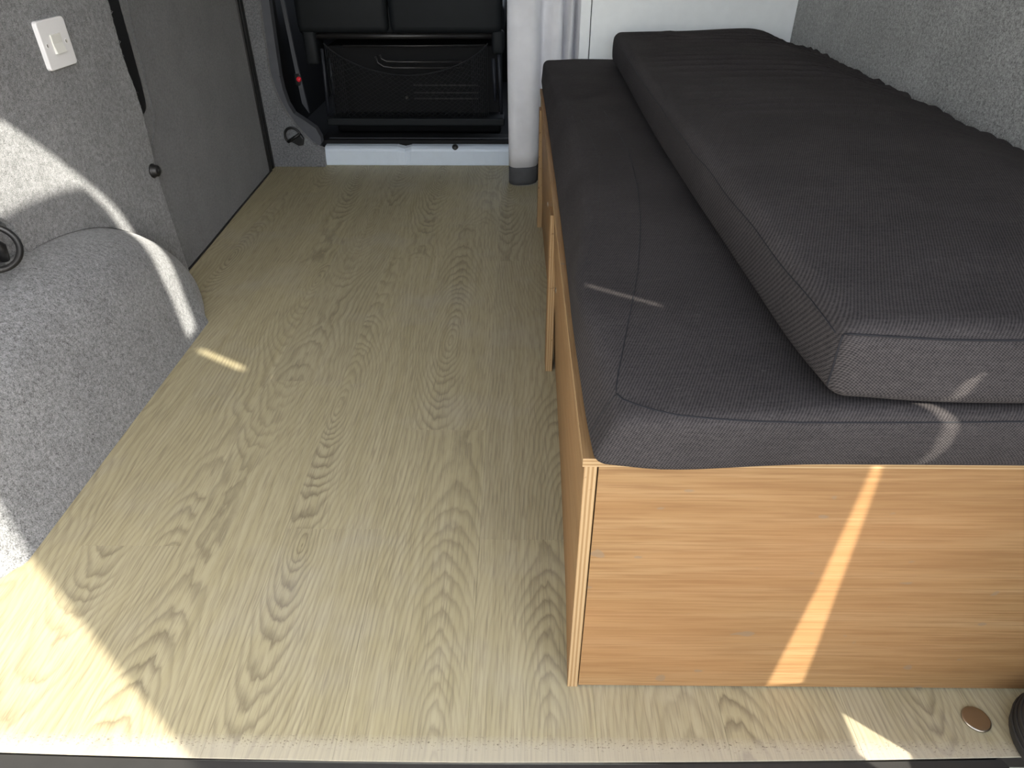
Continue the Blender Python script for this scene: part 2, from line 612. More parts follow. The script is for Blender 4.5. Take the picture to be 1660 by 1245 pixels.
prism(bm, sl, 'X', -1.0600, -1.0575)  # black plate stands in for the shade inside the slot
new_obj('slot_shade', bm, M_BLACK, dr)
welt = [(2.116, 1.85), (2.112, 0.752), (2.100, 0.66), (2.095, 0.58), (2.090, 0.522), (2.085, 0.458), (2.052, 0.418), (2.020, 0.394)]
bm = bmesh.new()
tube(bm, [(lerp_tab(plan, y) - 0.0004, y, z) for y, z in welt], 0.0036, 8)
new_obj('welt', bm, M_DOORFELT, dr)
for k, (y0, y1, dx) in enumerate(((3.020, 3.042, 0.002), (3.046, 3.060, -0.002), (3.066, 3.094, 0.004))):
    bm = bmesh.new()
    xb = -1.096 - 0.0035 * k
    box(bm, xb - 0.02, xb + 0.006 + dx, y0, y1, 0.0, 1.9, bevel=0.004)
    new_obj('seal', bm, M_BLACK, dr, smooth=True)
new_obj('seal_channel', mkbox(-1.14, -1.105, 3.01, 3.11, 0, 1.9), M_DARK, dr)
bm = bmesh.new()
prism(bm, [(x + 0.006, y) for y, x in plan] + [(x - 0.004, y) for y, x in reversed(plan)], 'Z', 0.0, 0.004)
new_obj('bottom_seal', bm, M_BLACK, dr)

# front left pillar, felt with a smooth grey return
pl = root('wall_front', (-1.0, 3.11, 0), 'pale grey felt pillar beside the cab opening', 'pillar', kind='structure')
pA = [(-1.12, 0.0), (-0.868, 0.0), (-0.864, 0.082), (-0.897, 0.090), (-0.930, 0.125), (-0.972, 0.177), (-1.004, 0.232), (-1.024, 0.283), (-1.038, 0.335), (-1.045, 0.388), (-1.040, 0.52), (-1.033, 0.66), (-1.00, 1.3), (-0.98, 1.9), (-1.12, 1.9)]
bm = bmesh.new()
prism(bm, pA, 'Y', 3.10, 3.127, bevel=0.003)
new_obj('felt_face', bm, M_CARPET, pl)
pB = [(-1.12, 0.0), (-0.880, 0.0), (-0.886, 0.086), (-0.876, 0.100), (-0.877, 0.124), (-0.893, 0.161), (-0.940, 0.196), (-0.978, 0.222), (-0.997, 0.262), (-1.008, 0.32), (-1.011, 0.368), (-1.006, 0.52), (-1.0, 0.66), (-0.96, 1.3), (-0.94, 1.9), (-1.12, 1.9)]
bm = bmesh.new()
prism(bm, pB, 'Y', 3.128, 3.17)
new_obj('return_trim', bm, M_TRIM, pl)
new_obj('trim_joint', mkbox(-1.014, -1.004, 3.1265, 3.1285, 0.372, 0.375), M_BLACK, pl)

# white painted step up into the cab
st = root('trim_2', (-0.45, 3.14, 0), 'white painted metal step edge at the cab end of the floor', 'step', kind='structure')
bm = bmesh.new()
prof = [(3.130, 0.0), (3.1285, 0.004), (3.1295, 0.062), (3.1325, 0.070), (3.137, 0.074), (3.150, 0.080), (3.24, 0.082), (3.24, 0.0)]
xs = sorted([-0.868, -0.70, -0.555, 0.30] + [-0.545 + 0.011 * i for i in range(7)])
rows = []
for x in xs:
    d = max(0.0, 1 - abs(x + 0.512) / 0.032) ** 0.8
    rows.append([bm.verts.new((x, y + (0.008 * d if 0.05 < z < 0.078 else 0), z - (0.012 * d if 0.06 < z < 0.081 else 0))) for y, z in prof])
for A, B in zip(rows, rows[1:]):
    for i in range(len(prof)):
        j = (i + 1) % len(prof)
        bm.faces.new((A[i], B[i], B[j], A[j]))
bm.faces.new(rows[0])
bm.faces.new(rows[-1])
new_obj('step_edge', bm, M_STEP, st)
bm = bmesh.new()
lathe(bm, [(0, 0.012), (0.012, 0.011), (0.014, 0.004), (0.014, 0.0)], (-0.283, 3.144, 0.074), (0, -0.5, 1), 20)
new_obj('bolt', bm, M_BOLT, st)

# wheel arch box, felt covered
AYC = 1.25
rings_def = [(-1.0635, .640, .352), (-1.02, .625, .344), (-.985, .605, .331), (-.955, .582, .312), (-.932, .557, .287), (-.918, .533, .257), (-.908, .510, .218), (-.899, .488, .172), (-.889, .467, .122), (-.879, .450, .072), (-.871, .440, .03), (-.866, .430, 0.0)]
bm = bmesh.new()
NA = 72
grid = []
for (x, L, Hh) in rings_def:
    row = []
    for i in range(NA + 1):
        a = pi * i / NA
        ca, sa = cos(a), sin(a)
        yy = L * math.copysign(abs(ca) ** (2 / 2.3), ca)
        zz = Hh * (abs(sa) ** (2 / 2.2))
        # slack felt: soft diagonal folds on the inner face
        w = sin((yy * 9 + zz * 16)) * 0.0022 + sin(yy * 21 - zz * 13 + 1) * 0.0012
        k = smooth01(-1.0, -0.91, x) * smooth01(0.0, 0.06, zz)
        row.append(bm.verts.new((x + w * k, AYC - yy, zz + 0.6 * w * k)))
    grid.append(row)
for A, B in zip(grid, grid[1:]):
    for i in range(NA):
        f = bm.faces.new((A[i], A[i + 1], B[i + 1], B[i]))
        f.smooth = True
# close the inner face down the middle
last = grid[-1]
bmesh.ops.remove_doubles(bm, verts=bm.verts, dist=1e-5)
wa = new_obj('wheel_arch', bm, M_CARPET)
tag(wa, 'rounded wheel arch box covered in slack grey felt', 'wheel arch')


# ------------------------------------------------------------------ setting: right side and shell
wr = root('wall_right', (0.92, 1.4, 0), 'grey felt covered side wall behind the stacked cushions', 'wall', kind='structure')
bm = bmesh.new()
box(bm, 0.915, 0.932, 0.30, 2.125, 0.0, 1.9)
new_obj('felt_panel', bm, M_CARPET_LIT, wr)
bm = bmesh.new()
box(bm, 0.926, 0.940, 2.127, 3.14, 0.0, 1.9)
new_obj('felt_panel', bm, M_CARPET_LIT, wr)
new_obj('side_skin', mkbox(0.955, 0.97, 0.31, 3.16, -0.55, 2.0), M_BODY, wr)

ce = root('ceiling', (0, 1.7, 1.9), 'pale lined roof of the van above the frame', 'ceiling', kind='structure')
new_obj('lining', mkbox(-1.14, 0.955, 0.31, 3.2, 1.9, 1.915), M_CEIL, ce)
new_obj('roof_skin', mkbox(-1.16, 0.97, 0.30, 3.2, 2.0, 2.015), M_BODY, ce)

# rear frame: right pillar and header, a thin pressed flange around the door opening
fr = root('wall_back', (0, 0.305, 0), 'painted rear door frame around the load opening', 'door frame', kind='structure')
inner = [(0.783, -0.05), (0.783, 0.35), (0.774, 0.70), (0.752, 0.80), (0.770, 0.92), (0.795, 0.98), (0.797, 1.0), (0.785, 1.06), (0.748, 1.105), (0.712, 1.19), (0.745, 1.25), (0.775, 1.30), (0.797, 1.45), (0.806, 1.58), (0.785, 1.642), (0.749, 1.678), (0.70, 1.692), (0.629, 1.70), (0.494, 1.706), (0.372, 1.697), (0.0, 1.70), (-0.70, 1.70), (-0.84, 1.62), (-0.88, 1.50), (-0.88, -0.05)]
poly = [(0.97, -0.05)] + inner + [(-1.16, -0.05), (-1.16, 2.015), (0.97, 2.015)]
bm = bmesh.new()
prism(bm, [p for p in poly], 'Y', 0.300, 0.304)
new_obj('opening_flange', bm, M_BODY, fr)

# right rear door, swung open at a right angle
d2 = root('door_2', (0.80, 0.2, 0.9), 'right rear van door swung open outside the frame', 'door', kind='structure')
hinge_edge = [(0.225, -0.05), (0.225, 0.25), (0.244, 0.34), (0.26, 0.55), (0.267, 0.74), (0.2555, 0.79), (0.248, 0.845), (0.26, 0.93), (0.289, 1.0), (0.275, 1.078), (0.236, 1.144), (0.209, 1.255), (0.218, 1.31), (0.228, 1.43), (0.222, 1.53), (0.236, 1.683), (0.202, 1.754), (0.145, 1.824), (0.063, 1.845), (-0.048, 1.859), (-0.152, 1.864)]
free = [(-0.40, 1.85), (-0.47, 1.80), (-0.498, 1.70), (-0.505, 1.40), (-0.514, 1.10), (-0.517, 0.95), (-0.517, -0.05)]
bm = bmesh.new()
prism(bm, hinge_edge + free, 'X', 0.797, 0.803)
new_obj('door_panel', bm, M_BODY, d2)
bm = bmesh.new()
box(bm, 0.80, 0.835, -0.46, 0.16, 0.0, 1.74, bevel=0.015)
new_obj('door_core', bm, M_BODY, d2)
for z0, z1, y1 in ((0.10, 0.196, 0.34), (0.866, 1.001, 0.34), (1.079, 1.142, 0.34), (1.060, 1.079, 0.262), (1.260, 1.302, 0.34)):  # unseen plates added to block sunlight along parts of the door gap
    bm = bmesh.new()
    box(bm, 0.795, 0.805, 0.19, min(y1, 0.2995), z0, z1)
    new_obj('gap_blocker', bm, M_BODY, d2)

d3 = root('door_3', (-0.93, 0.2, 0.9), 'left rear van door swung open outside the frame', 'door', kind='structure')
bm = bmesh.new()
prism(bm, [(0.25, -0.05), (0.25, 1.72), (0.20, 1.80), (0.05, 1.86), (-0.40, 1.85), (-0.50, 1.76), (-0.52, 1.60), (-0.52, -0.05)], 'X', -0.945, -0.925, bevel=0.004)
new_obj('door_panel', bm, M_BODY, d3)
new_obj('pull_handle', mkbox(-0.926, -0.905, -0.40, -0.36, 0.55, 0.75, bevel=0.006), M_BLACK, d3)

bm = bmesh.new()
prism(bm, [(0.19, 0.257), (0.298, 0.257), (0.298, 0.297), (0.286, 0.303), (0.232, 0.345), (0.19, 0.345)], 'X', 0.795, 0.805)  # slanted plate added to keep the sun strip off the floor
new_obj('gap_blocker', bm, M_BODY, d2)

# ------------------------------------------------------------------ bed base
bed = root('bed_box', (0.5, 1.5, 0), 'oak faced plywood bed base under the two charcoal cushions', 'bed base')
bot = [(0.589, .077), (.75, .084), (1.07, .091), (1.43, .096), (2.27, .090), (2.54, .088)]
TH = 0.0148
bm = bmesh.new()
cols = []
for yv in (0.589, 0.66, 0.75, 0.9, 1.07, 1.25, 1.43, 1.7, 2.0, 2.27, 2.54):
    xb = lerp_tab(bot, yv)
    col = []
    for zv in (0.0, 0.2, 0.432):
        x = xb + (0.0765 - xb) * zv / 0.432
        col.append((bm.verts.new((x, yv, zv)), bm.verts.new((x + TH, yv, zv))))
    cols.append(col)
for A, B in zip(cols, cols[1:]):
    for k in range(2):
        bm.faces.new((A[k][0], B[k][0], B[k + 1][0], A[k + 1][0]))
        bm.faces.new((A[k][1], A[k + 1][1], B[k + 1][1], B[k][1]))
    bm.faces.new((A[0][0], A[0][1], B[0][1], B[0][0]))
    bm.faces.new((A[2][0], B[2][0], B[2][1], A[2][1]))
for c_, rev in ((cols[0], 0), (cols[-1], 1)):
    for k in range(2):
        f = bm.faces.new((c_[k][0], c_[k][1], c_[k + 1][1], c_[k + 1][0]))
        f.material_index = 1
new_obj('side_panel', bm, [M_PLYY, M_PEDGE_X], bed)
new_obj('front_panel', mkbox(0.0932, 0.914, 0.5895, 0.6045, 0.0035, 0.4315), M_PLYX, bed)
bm = mkbox(0.0745, 0.914, 0.589, 2.54, 0.432, 0.444)
for f in bm.faces:
    f.normal_update()
    if abs(f.normal.z) < 0.5:
        f.material_index = 1
new_obj('top_panel', bm, [M_PLYY, M_PEDGE_Z], bed, recalc=False)
new_obj('back_panel', mkbox(0.10, 0.914, 2.52, 2.54, 0.0, 0.431), M_PLYX, bed)
for yv in (1.44, 2.392):
    xb = lerp_tab(bot, yv)
    bm = bmesh.new()
    box(bm, 0.0705, 0.0872, yv, yv + 0.055, 0.0, 0.405)
    for f in bm.faces:
        f.normal_update()
        if abs(f.normal.y) > 0.5:
            f.material_index = 1
    new_obj('leg', bm, [M_PLYY, M_PEDGE_X], bed)
for yv, zv in ((1.323, 0.284), (1.823, 0.292)):
    bm = bmesh.new()
    x = lerp_tab(bot, yv)
    x = x + (0.0765 - x) * zv / 0.432
    lathe(bm, [(0, 0.0025), (0.005, 0.002), (0.0065, 0.0005), (0.0065, -0.004)], (x, yv, zv), (-1, 0, 0), 14)
    new_obj('screw', bm, M_STEEL, bed)


# ------------------------------------------------------------------ cushions
def cushion_mesh(x0, x1, y0, y1, z0, z1, r, nx, ny, nz, deform):
    def axis(a, b, n):
        e = [r * (1 - cos(pi / 2 * k / 6)) for k in range(7)]
        inner = [a + r + (b - a - 2 * r) * k / n for k in range(1, n)] if n > 1 else []
        return [a + v for v in e] + inner + [b - v for v in reversed(e)]
    X, Y, Z = axis(x0, x1, nx), axis(y0, y1, ny), axis(z0, z1, nz)
    bm = bmesh.new()
    cache = {}

    def V(i, j, k):
        key = (i, j, k)
        if key not in cache:
            p = Vector((X[i], Y[j], Z[k]))
            q = Vector((min(max(p.x, x0 + r), x1 - r), min(max(p.y, y0 + r), y1 - r), min(max(p.z, z0 + r), z1 - r)))
            v = p - q
            m = max(abs(v.x), abs(v.y), abs(v.z))
            if v.length > 1e-9:
                # cube edge to round edge
                p = q + v.normalized() * r * (m / r) if m > 0 else p
            cache[key] = bm.verts.new(deform(p))
        return cache[key]
    a, b, c = len(X) - 1, len(Y) - 1, len(Z) - 1
    for k in (0, c):
        for i in range(a):
            for j in range(b):
                bm.faces.new((V(i, j, k), V(i + 1, j, k), V(i + 1, j + 1, k), V(i, j + 1, k)))
    for j in (0, b):
        for i in range(a):
            for k in range(c):
                bm.faces.new((V(i, j, k), V(i + 1, j, k), V(i + 1, j, k + 1), V(i, j, k + 1)))
    for i in (0, a):
        for j in range(b):
            for k in range(c):
                bm.faces.new((V(i, j, k), V(i, j + 1, k), V(i, j + 1, k + 1), V(i, j, k + 1)))
    bmesh.ops.recalc_face_normals(bm, faces=bm.faces)
    for f in bm.faces:
        f.smooth = True
    return bm


CAM_M = camera.matrix_basis.copy()


def view_rays(pts, n=4):
    """rays that find where a seam drawn on the cover lies on the cushion's surface"""
    rays = []
    q = [Vector(p) for p in pts]
    for a, b in zip(q, q[1:]):
        for k in range(n):
            p = a.lerp(b, k / n)
            d = CAM_M.to_3x3() @ Vector(((p.x - W_PX / 2) / F_PX, -(p.y - H_PX / 2) / F_PX, -1))
            rays.append((camera.location, d.normalized()))
    return rays


def seam_on(bvh, rays, r, seg=6):
    pts = []
    for o, d in rays:
        h = bvh.ray_cast(Vector(o), Vector(d))
        if h[0] is not None:
            pts.append(h[0] + h[1] * (-0.0004))
    bm = bmesh.new()
    tube(bm, pts, r, seg)
    return bm


LZ0, LZ1 = 0.4445, 0.532


EDGE_IN = [(.56, .026), (.62, .024), (.70, .014), (.80, .002), (.90, .002), (1.02, .022), (1.15, .036), (1.4, .052), (1.7, .048), (2.1, .034), (2.4, .012), (2.6, .006)]


def deform_low(p):
    h = max(0.0, min(1.0, (p.z - LZ0) / (LZ1 - LZ0)))
    x, y, z = p
    x += lerp_tab(EDGE_IN, y) * h ** 1.3 * (1 - smooth01(0.0, 0.16, x - 0.08))
    tuck = 1 - smooth01(0.0, 0.10, y - 0.55)
    y += 0.022 * (1 - h) ** 2.2 * tuck * (0.3 + 0.7 * smooth01(0.12, 0.34, p.x))
    z += 0.005 * h * h * exp(-((p.y - 0.555) / 0.06) ** 2) * smooth01(0.2, 0.36, p.x)
    # front left corner is worn down and pulled in
    k = exp(-((p.x - 0.08) ** 2 + (p.y - 0.55) ** 2) / 0.06 ** 2)
    x += 0.003 * k
    y += 0.012 * k
    z -= 0.008 * k * h * h
    z -= h * 0.004 * (1 - smooth01(0.02, 0.14, p.x - 0.08)) * (0.4 + 0.6 * smooth01(0.9, 1.2, y))
    z += h * 0.0014 * sin(p.y * 17 + p.x * 11)
    return Vector((x, y, z))


lc = root('lower_cushion', (0.5, 1.57, LZ0), 'wide charcoal woven seat cushion lying on the plywood bed base', 'cushion')
bm = cushion_mesh(0.079, 0.905, 0.551, 2.592, LZ0, LZ1, 0.018, 40, 90, 5, deform_low)
bvh_low = BVHTree.FromBMesh(bm)
new_obj('cover', bm, M_WEAVE, lc, recalc=False)
seamB = [(979, 180), (1000, 210), (1018, 244), (1027, 275), (1034, 308), (1038, 350), (1038, 389), (1034, 440), (1026, 485), (1017, 530), (1009, 572), (1003, 600), (999, 625), (999, 637)]
new_obj('seam', seam_on(bvh_low, view_rays(seamB), 0.0010), M_SEAM, lc)
seamA = [(941, 193), (955, 217), (966, 244), (973, 273), (972, 305), (969, 340), (962, 382), (951, 420), (941, 458)]
new_obj('seam', seam_on(bvh_low, view_rays(seamA), 0.0006), M_SEAM, lc)
seamF = [(999, 638), (1010, 647), (1030, 655), (1060, 664), (1100, 673), (1160, 679), (1230, 683), (1300, 685), (1400, 685), (1500, 685), (1600, 684), (1700, 683), (1800, 684)]
new_obj('seam', seam_on(bvh_low, view_rays(seamF), 0.0012), M_SEAM, lc)
seamC = [(998, 640), (985, 655), (969, 680), (957, 703), (951, 716)]
new_obj('seam', seam_on(bvh_low, view_rays(seamC), 0.0009), M_SEAM, lc)

UZ0, UZ1 = 0.5395, 0.634


def deform_up(p):
    h = max(0.0, (p.z - UZ0) / (UZ1 - UZ0))
    x, y, z = p
    fx = 1 - smooth01(0.0, 0.06, p.x - 0.305)
    y -= 0.004 * sin(pi * max(0, min(1, h))) * (1 - smooth01(0.0, 0.07, p.y - 0.55))
    x -= 0.004 * sin(pi * max(0, min(1, h))) * fx
    x += 0.006 * sin(p.y * 3.2) * fx
    # bottom corner tucks under
    k = exp(-((p.x - 0.31) ** 2 + (p.y - 0.55) ** 2) / 0.08 ** 2) * (1 - h)
    x += 0.010 * k
    y += 0.012 * k
    top = smooth01(0.55, 1.0, h)
    # cross wrinkles, deeper towards the cab end
    amp = 0.0010 + 0.0165 * smooth01(1.15, 2.15, p.y)
    ph = p.y * pi / 0.062 + 1.5 * sin(p.y * 5.1) + p.x * 3.2 + 0.8 * sin(p.x * 7)
    inside = smooth01(0.31, 0.42, p.x) * (1 - smooth01(2.38, 2.45, p.y))
    sw_ = sin(ph)
    z += top * inside * amp * (1 - 2 * abs(sw_) ** 0.6) * (0.36 + 0.24 * sin(p.y * 13 + p.x * 5))
    z += top * 0.0010 * sin(p.y * 14 + p.x * 5)
    # crown, and sag by the wall
    z += top * 0.004 * sin(pi * (p.x - 0.31) / 0.575)
    z -= top * 0.024 * smooth01(0.72, 0.88, p.x)
    # puckered zip edge along the wall
    e = smooth01(0.845, 0.875, p.x)
    pk = (sin(p.y * 2 * pi / 0.047 + 1.2 * sin(p.y * 7)) * (0.45 + 0.55 * sin(p.y * 4.3) ** 2) + 0.6 * sin(p.y * 2 * pi / 0.21)) * 0.8
    x += e * 0.0035 * pk
    z += e * top * 0.0035 * pk
    # far end: left corner stands up, right corner slides down
    fe = smooth01(2.25, 2.45, p.y)
    z += top * fe * (0.008 * smooth01(0.5, 0.75, p.x) - 0.022 * smooth01(0.77, 0.88, p.x))
    return Vector((x, y, z))


uc = root('upper_cushion', (0.6, 1.5, UZ0), 'narrower charcoal cushion stacked on top against the felt wall', 'cushion')
bm = cushion_mesh(0.300, 0.888, 0.553, 2.462, UZ0, UZ1, 0.022, 36, 420, 5, deform_up)
bvh_up = BVHTree.FromBMesh(bm)
new_obj('cover', bm, M_WEAVE, uc, recalc=False)
seamF = [(1368, 541), (1400, 543), (1450, 546), (1500, 549), (1540, 551), (1600, 552), (1700, 552), (1800, 551)]
new_obj('seam', seam_on(bvh_up, view_rays(seamF), 0.0011), M_SEAM, uc)
seamC = [(1367, 542), (1359, 565), (1349, 600), (1341, 625), (1337, 636)]
new_obj('seam', seam_on(bvh_up, view_rays(seamC), 0.0010), M_SEAM, uc)
rr = []
for k in range(60):
    y = 0.575 + 1.85 * k / 59
    rr.append(((0.1, y, 0.6165 + 0.0012 * sin(k * 0.9)), (1, 0, 0)))
new_obj('seam', seam_on(bvh_up, rr, 0.0006), M_SEAM, uc)

# ------------------------------------------------------------------ white cupboard at the head of the bed
cb = root('cupboard', (0.57, 2.8, 0.0), 'white cupboard with flat door at the far end of the bed', 'cupboard')
new_obj('carcass', mkbox(0.285, 0.925, 2.618, 3.05, 0.0, 1.85), M_WHITE, cb)
new_obj('side_post', mkbox(0.207, 0.2405, 2.599, 2.62, 0.0, 1.85, bevel=0.0015), M_WHITE, cb)
new_obj('door', mkbox(0.2440, 0.925, 2.601, 2.617, 0.30, 1.80, bevel=0.0015), M_WHITE, cb)

# ------------------------------------------------------------------ curtain
cu = root('curtain', (0.05, 2.9, 0.0), 'pale grey floor length curtain with dark hem, drawn aside at the cab', 'curtain')
ctrl = [(-.010, 2.985), (-.036, 2.935), (-.040, 2.885), (-.018, 2.855), (.018, 2.848), (.052, 2.853), (.074, 2.880), (.080, 2.915), (.092, 2.940), (.106, 2.930), (.122, 2.905), (.142, 2.895), (.158, 2.910), (.164, 2.945), (.172, 2.965), (.180, 2.940), (.190, 2.920), (.200, 2.930), (.204, 2.965), (.212, 2.985), (.222, 2.960), (.236, 2.945), (.246, 2.965), (.252, 2.985)]


def spline(pts, n):
    out = []
    P = [Vector(p) for p in pts]
    for i in range(len(P) - 1):
        p0, p1, p2, p3 = P[max(i - 1, 0)], P[i], P[i + 1], P[min(i + 2, len(P) - 1)]
        for k in range(n):
            t = k / n
            out.append(0.5 * ((2 * p1) + (p2 - p0) * t + (2 * p0 - 5 * p1 + 4 * p2 - p3) * t * t + (3 * p1 - p0 - 3 * p2 + p3) * t ** 3))
    out.append(P[-1])
    return out


cpl = spline(ctrl, 5)


def drape(z0, z1, n, off=0.0):
    bm = bmesh.new()
    rows = []
    for k in range(n + 1):
        z = z0 + (z1 - z0) * k / n
        row = []
        for i, p in enumerate(cpl):
            t = smooth01(0.0, 1.9, z)
            x = p.x + (0.020 * t if p.x > 0.05 else 0.026 * t * (p.x + 0.04) / 0.09) + 0.003 * sin(z * 5 + i * 0.2)
            y = p.y + 0.004 * sin(z * 7 + i * 0.31)
            row.append((x, y, z))
        rows.append(row)
    th = 0.0022 + off
    F = [[bm.verts.new((x, y - off, z)) for x, y, z in r] for r in rows]
    B = [[bm.verts.new((x, y + th, z)) for x, y, z in r] for r in rows]
    m = len(cpl)
    for k in range(n):
        for i in range(m - 1):
            bm.faces.new((F[k][i], F[k][i + 1], F[k + 1][i + 1], F[k + 1][i])).smooth = True
            bm.faces.new((B[k][i], B[k + 1][i], B[k + 1][i + 1], B[k][i + 1])).smooth = True
        bm.faces.new((F[k][0], F[k + 1][0], B[k + 1][0], B[k][0]))
        bm.faces.new((F[k][m - 1], B[k][m - 1], B[k + 1][m - 1], F[k + 1][m - 1]))
    for i in range(m - 1):
        bm.faces.new((F[0][i], B[0][i], B[0][i + 1], F[0][i + 1]))
        bm.faces.new((F[n][i], F[n][i + 1], B[n][i + 1], B[n][i]))
    return bm


new_obj('cloth', drape(0.072, 1.88, 30), M_CURTAIN, cu)
h_ = new_obj('hem', drape(0.004, 0.076, 4, 0.0015), M_HEM, cu)
h_['label'] = 'dark grey hem band'

# ------------------------------------------------------------------ cab: floor, shell, seat
cab = root('wall_cab', (0, 4.2, 0), 'dark driving cab shell beyond the step', 'cab', kind='structure')
new_obj('cab_floor', mkbox(-1.14, 0.96, 3.17, 5.1, -0.03, 0.045), M_DARK, cab)
new_obj('cab_side', mkbox(-1.16, -1.12, 3.17, 5.1, 0.0, 1.70), M_DARK, cab)
new_obj('cab_side', mkbox(0.94, 0.97, 3.17, 5.1, 0.0, 1.70), M_DARK, cab)
new_obj('dashboard', mkbox(-1.14, 0.96, 4.75, 5.1, 0.0, 0.90), M_DARK, cab)
new_obj('cab_roof', mkbox(-1.16, 0.97, 3.2, 4.5, 1.70, 1.74), M_CEIL, cab)
new_obj('over_cab_panel', mkbox(-1.16, 0.97, 3.17, 3.2, 1.72, 2.0), M_CEIL, cab)
new_obj('tread_mat', mkbox(-0.90, 0.30, 3.182, 3.30, 0.046, 0.098, bevel=0.006), M_DARK, cab)
new_obj('tread_rib', mkbox(-0.86, 0.05, 3.205, 3.213, 0.096, 0.102, bevel=0.002), M_BLUEGREY, cab)
new_obj('pillar_cover', mkbox(-1.10, -1.03, 3.18, 3.30, 0.1, 1.7), M_DARK, cab)
bm = bmesh.new()
prism(bm, [(-1.035, 0.68), (-1.020, 0.68), (-1.006, 0.40), (-0.986, 0.165), (-1.012, 0.21), (-1.022, 0.40)], 'Y', 3.385, 3.40)
new_obj('belt_guide', bm, M_TRIM, cab)

seat = root('passenger_seat', (-0.52, 3.45, 0.045), 'black double passenger bench seen from behind through the cab opening', 'seat')
SY = 3.40
for xa, xb in ((-0.975, -0.573), (-0.567, -0.072)):
    bm = bmesh.new()
    box(bm, xa, xb, SY - 0.04, SY + 0.10, 0.505, 1.15, bevel=0.03, seg=4)
    new_obj('backrest', bm, M_SEATV, seat, smooth=True)
bm = bmesh.new()
box(bm, -0.985, -0.062, SY + 0.0, SY + 0.5, 0.49, 0.62, bevel=0.03, seg=3)
new_obj('seat_pad', bm, M_SEATV, seat, smooth=True)
for xa, xb, za in ((-0.960, -0.902, 0.375), (-0.120, -0.066, 0.420)):
    bm = bmesh.new()
    box(bm, xa, xb, SY - 0.03, SY + 0.12, za, 0.52, bevel=0.015, seg=3)
    new_obj('side_bolster', bm, M_SEATV, seat, smooth=True)
bm = bmesh.new()
tube(bm, [(-0.93, SY, 0.492), (-0.6, SY, 0.492), (-0.10, SY, 0.494)], 0.0125, 12)
new_obj('cross_tube', bm, M_TUBE, seat)
bm = bmesh.new()
tube(bm, [(-0.79, SY, 0.452), (-0.5, SY, 0.452), (-0.15, SY, 0.455)], 0.0042, 8)
new_obj('cross_rod', bm, M_TUBE, seat)
for za, dz in ((0.386, 0.0), (0.360, 0.0)):
    bm = bmesh.new()
    if za > 0.37:
        P = [(-0.628, SY, 0.415), (-0.622, SY, 0.398), (-0.600, SY, 0.388), (-0.55, SY, 0.386), (-0.26, SY, 0.386)]
    else:
        P = [(-0.648, SY, 0.408), (-0.640, SY, 0.382), (-0.615, SY, 0.366), (-0.57, SY, 0.361), (-0.26, SY, 0.361)]
    tube(bm, P, 0.005, 8)
    new_obj('spring_rod', bm, M_TUBE, seat)
for P in ([(-0.886, SY, 0.44), (-0.898, SY, 0.15)], [(-0.855, SY, 0.40), (-0.862, SY, 0.25)], [(-0.092, SY, 0.46), (-0.080, SY, 0.16)], [(-0.115, SY, 0.40), (-0.108, SY, 0.22)]):
    bm = bmesh.new()
    tube(bm, P, 0.008, 8)
    new_obj('frame_post', bm, M_BLUEGREY, seat)
new_obj('base_box', mkbox(-0.89, -0.085, SY + 0.10, SY + 0.5, 0.05, 0.44, bevel=0.01), M_DARK, seat)
bm = bmesh.new()
box(bm, -0.905, -0.066, SY - 0.03, SY + 0.12, 0.112, 0.146, bevel=0.006)
new_obj('bottom_rail', bm, M_SEATV, seat)
for zz_ in (0.232, 0.205, 0.265):
    bm = bmesh.new()
    box(bm, -0.50, -0.19, SY + 0.094, SY + 0.10, zz_, zz_ + 0.006, bevel=0.002)
    new_obj('pressed_rib', bm, M_TUBE, seat)
bm = bmesh.new()
lathe(bm, [(0, 0.012), (0.006, 0.010), (0.008, 0.0)], (-0.536, SY + 0.1, 0.212), (0, -1, 0.2), 12)
new_obj('bolt', bm, M_STEEL, seat)
# storage net slung between the posts
bm = bmesh.new()


def net_pt(u, v):
    x = -0.873 + 0.735 * u
    ztop = 0.465 - 0.133 * (1 - (2 * u - 1) ** 2) ** 0.8
    z = ztop + (0.150 - ztop) * v
    y = SY - 0.012 - 0.030 * sin(pi * v) * sin(pi * u)
    return (x, y, z)


tube(bm, [net_pt(k / 30, 0) for k in range(31)], 0.0035, 6)
ND = 26
for s in range(-12, ND + 1):
    for sg in (1, -1):
        P = []
        for k in range(13):
            v = k / 12
            u = s / ND + v * 0.42
            if 0 <= u <= 1:
                P.append(net_pt(u if sg > 0 else 1 - u, v))
        if len(P) > 2:
            tube(bm, P, 0.0011, 4)
for s in range(9):          # gathered folds near each post
    for side in (0, 1):
        u = 0.005 + 0.012 * s
        P = [net_pt(u if side == 0 else 1 - u, k / 8) for k in range(9)]
        tube(bm, P, 0.0016, 4)
nt_ = new_obj('storage_net', bm, M_NET, seat)
nt_['kind'] = 'stuff'

bk = root('belt_buckle', (-1.005, 3.39, 0.30), 'seat belt buckle with bright red button left of the black seat', 'buckle')
bm = bmesh.new()
box(bm, -1.026, -1.004, 3.378, 3.40, 0.288, 0.338, bevel=0.004)
new_obj('housing', bm, M_BLACK, bk)
bm = bmesh.new()
lathe(bm, [(0, 0.006), (0.008, 0.005), (0.0115, 0.0), (0.0115, -0.004)], (-1.006, 3.377, 0.316), (0.2, -1, 0.3), 18)
b_ = new_obj('release_button', bm, M_RED, bk)
b_['label'] = 'bright red round release button'

